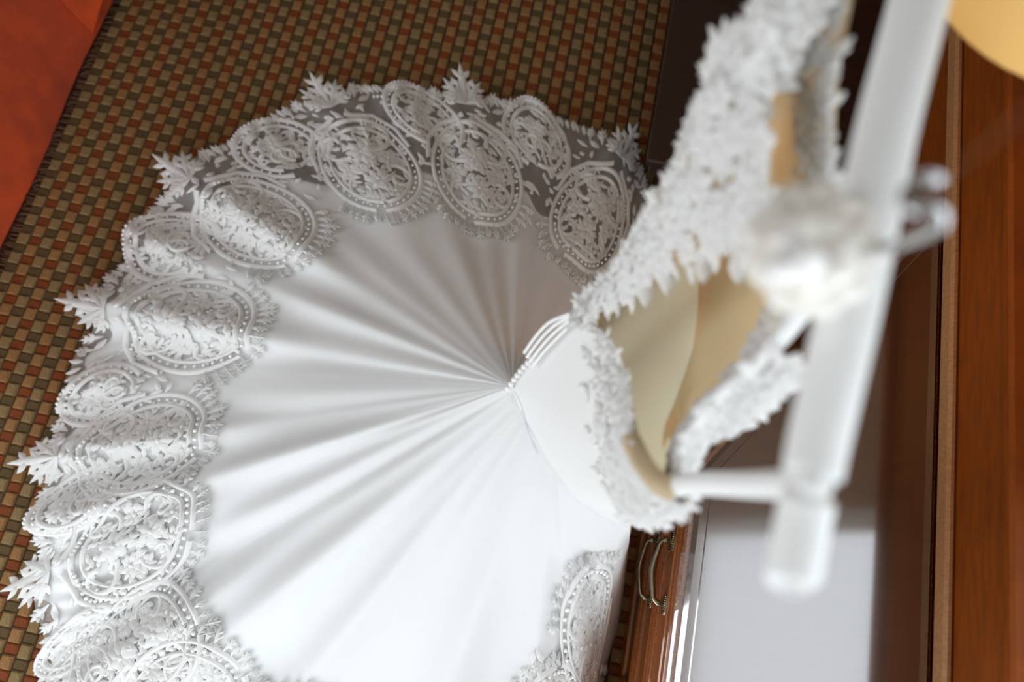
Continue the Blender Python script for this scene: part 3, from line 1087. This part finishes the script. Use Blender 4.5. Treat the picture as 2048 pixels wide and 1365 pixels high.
# satin rosette tied round the middle
for ring, (nn_, ro, zz, rr_) in enumerate(((9, 112, 1.588, .010), (6, 70, 1.602, .010))):
    for k in range(nn_):
        a = (k + ring * .5) * 6.2832 / nn_
        ca, sa = math.cos(a), math.sin(a)
        wv = ro * .30
        c = lambda r_, l_, z_: (1625 + r_ * ca - l_ * sa, 500 + r_ * sa + l_ * ca, z_)
        ri = pxpath([c(8, 0, zz - .012), c(ro * .6, wv, zz + .002), c(ro, 0, zz - .004), c(ro * .6, -wv, zz + .002), c(8, 0, zz - .012)], 30)
        mid = pxpath([c(8, 0, zz - .012), c(ro * .5, 0, zz - .006), c(ro * .95, 0, zz - .006)], 30)
        V_ = np.concatenate([ri, mid])
        lp = MB()
        lp.add(*tube(ri, rr_, 10))
        lp.add(*tube(mid, rr_ * 1.2, 8))
        lp.build('bow_loop', 'bow_satin', hg)
V, f = ico()
for (x, y, r_) in ((1572, 480, .0065), (1608, 522, .013), (1560, 540, .010)):
    m = MB()
    P = at(x, y, 1.615)
    L_ = []
    n1, n2 = 8, 12
    for i in range(n1 + 1):
        a = -math.pi / 2 + math.pi * i / n1
        for k in range(n2):
            b_ = 2 * math.pi * k / n2
            L_.append(P + r_ * np.array([math.cos(a) * math.cos(b_), math.cos(a) * math.sin(b_), math.sin(a)]))
    ff = []
    for i in range(n1):
        for k in range(n2):
            ff.append((i * n2 + k, i * n2 + (k + 1) % n2, (i + 1) * n2 + (k + 1) % n2, (i + 1) * n2 + k))
    m.add(L_, ff)
    m.build('pearl', 'pearl', hg)
# dark spacer where the strap sits
obj('strap_knot', *tube(pxpath([(1626, 945, 1.56), (1617, 992, 1.56)], 6), 0.012, 12), 'lining', hg)

# thin cord from the ceiling that carries the hook
hp = at(1838, 402, 1.672)
cordt = thing('hanging_cord', 'thin brown cord from the ceiling carrying the hanger hook', 'cord', tuple(hp))
obj('cord_line', *tube([hp + [0, 0, 0.004], hp + [0.0, 0.0, 0.4], [hp[0], hp[1], ZC]], 0.0005, 6), 'cord', cordt)
obj('ceiling_eye', *tube([[hp[0], hp[1], ZC - 0.03], [hp[0], hp[1], ZC]], [0.006, 0.014], 10), 'brass', cordt)

# ------------------------------------------------------------------ pendant lamp
lc = np.array(rw(0.475, 0.70, 1.40))
lamp = thing('pendant_lamp', 'amber paper pendant lamp shade glowing in the upper right corner', 'lamp', tuple(lc))
V = []
n = 40
for (r_, z) in ((0.155, 0.0), (0.157, 0.004), (0.150, 0.03), (0.10, 0.24), (0.097, 0.244), (0.095, 0.24), (0.146, 0.03), (0.152, 0.004)):
    for k in range(n):
        a = 6.2832 * k / n
        V.append(lc + [r_ * math.cos(a), r_ * math.sin(a), z])
f = []
for i in range(8):
    for k in range(n):
        f.append((i * n + k, i * n + (k + 1) % n, ((i + 1) % 8) * n + (k + 1) % n, ((i + 1) % 8) * n + k))
sp = bpy.data.materials.new('lit_shade'); sp.use_nodes = True
bs = sp.node_tree.nodes['Principled BSDF']
bs.inputs['Base Color'].default_value = (0.75, 0.5, 0.18, 1)
bs.inputs['Roughness'].default_value = 0.8
bs.inputs['Emission Color'].default_value = (1.0, 0.50, 0.10, 1)
bs.inputs['Emission Strength'].default_value = 0.20
MATS['lit_shade'] = sp
obj('lamp_shade', V, f, 'lit_shade', lamp)
obj('flex', *tube([lc + [0, 0, 0.2], lc + [0, 0, 0.6], [lc[0], lc[1], ZC]], 0.003, 6), 'cord', lamp)
obj('bulb', *tube([lc + [0, 0, .2], lc + [0, 0, .17], lc + [0, 0, .14], lc + [0, 0, .10], lc + [0, 0, .075]], [.014, .016, .028, .03, .01], 14), 'shade_paper', lamp)
pl_ = bpy.data.lights.new('lamp_light', 'POINT'); pl_.energy = 2.5; pl_.color = (1, .62, .28); pl_.shadow_soft_size = .04
po = bpy.data.objects.new('lamp_light', pl_); col.objects.link(po); po.parent = lamp; po.location = (0, 0, .05)
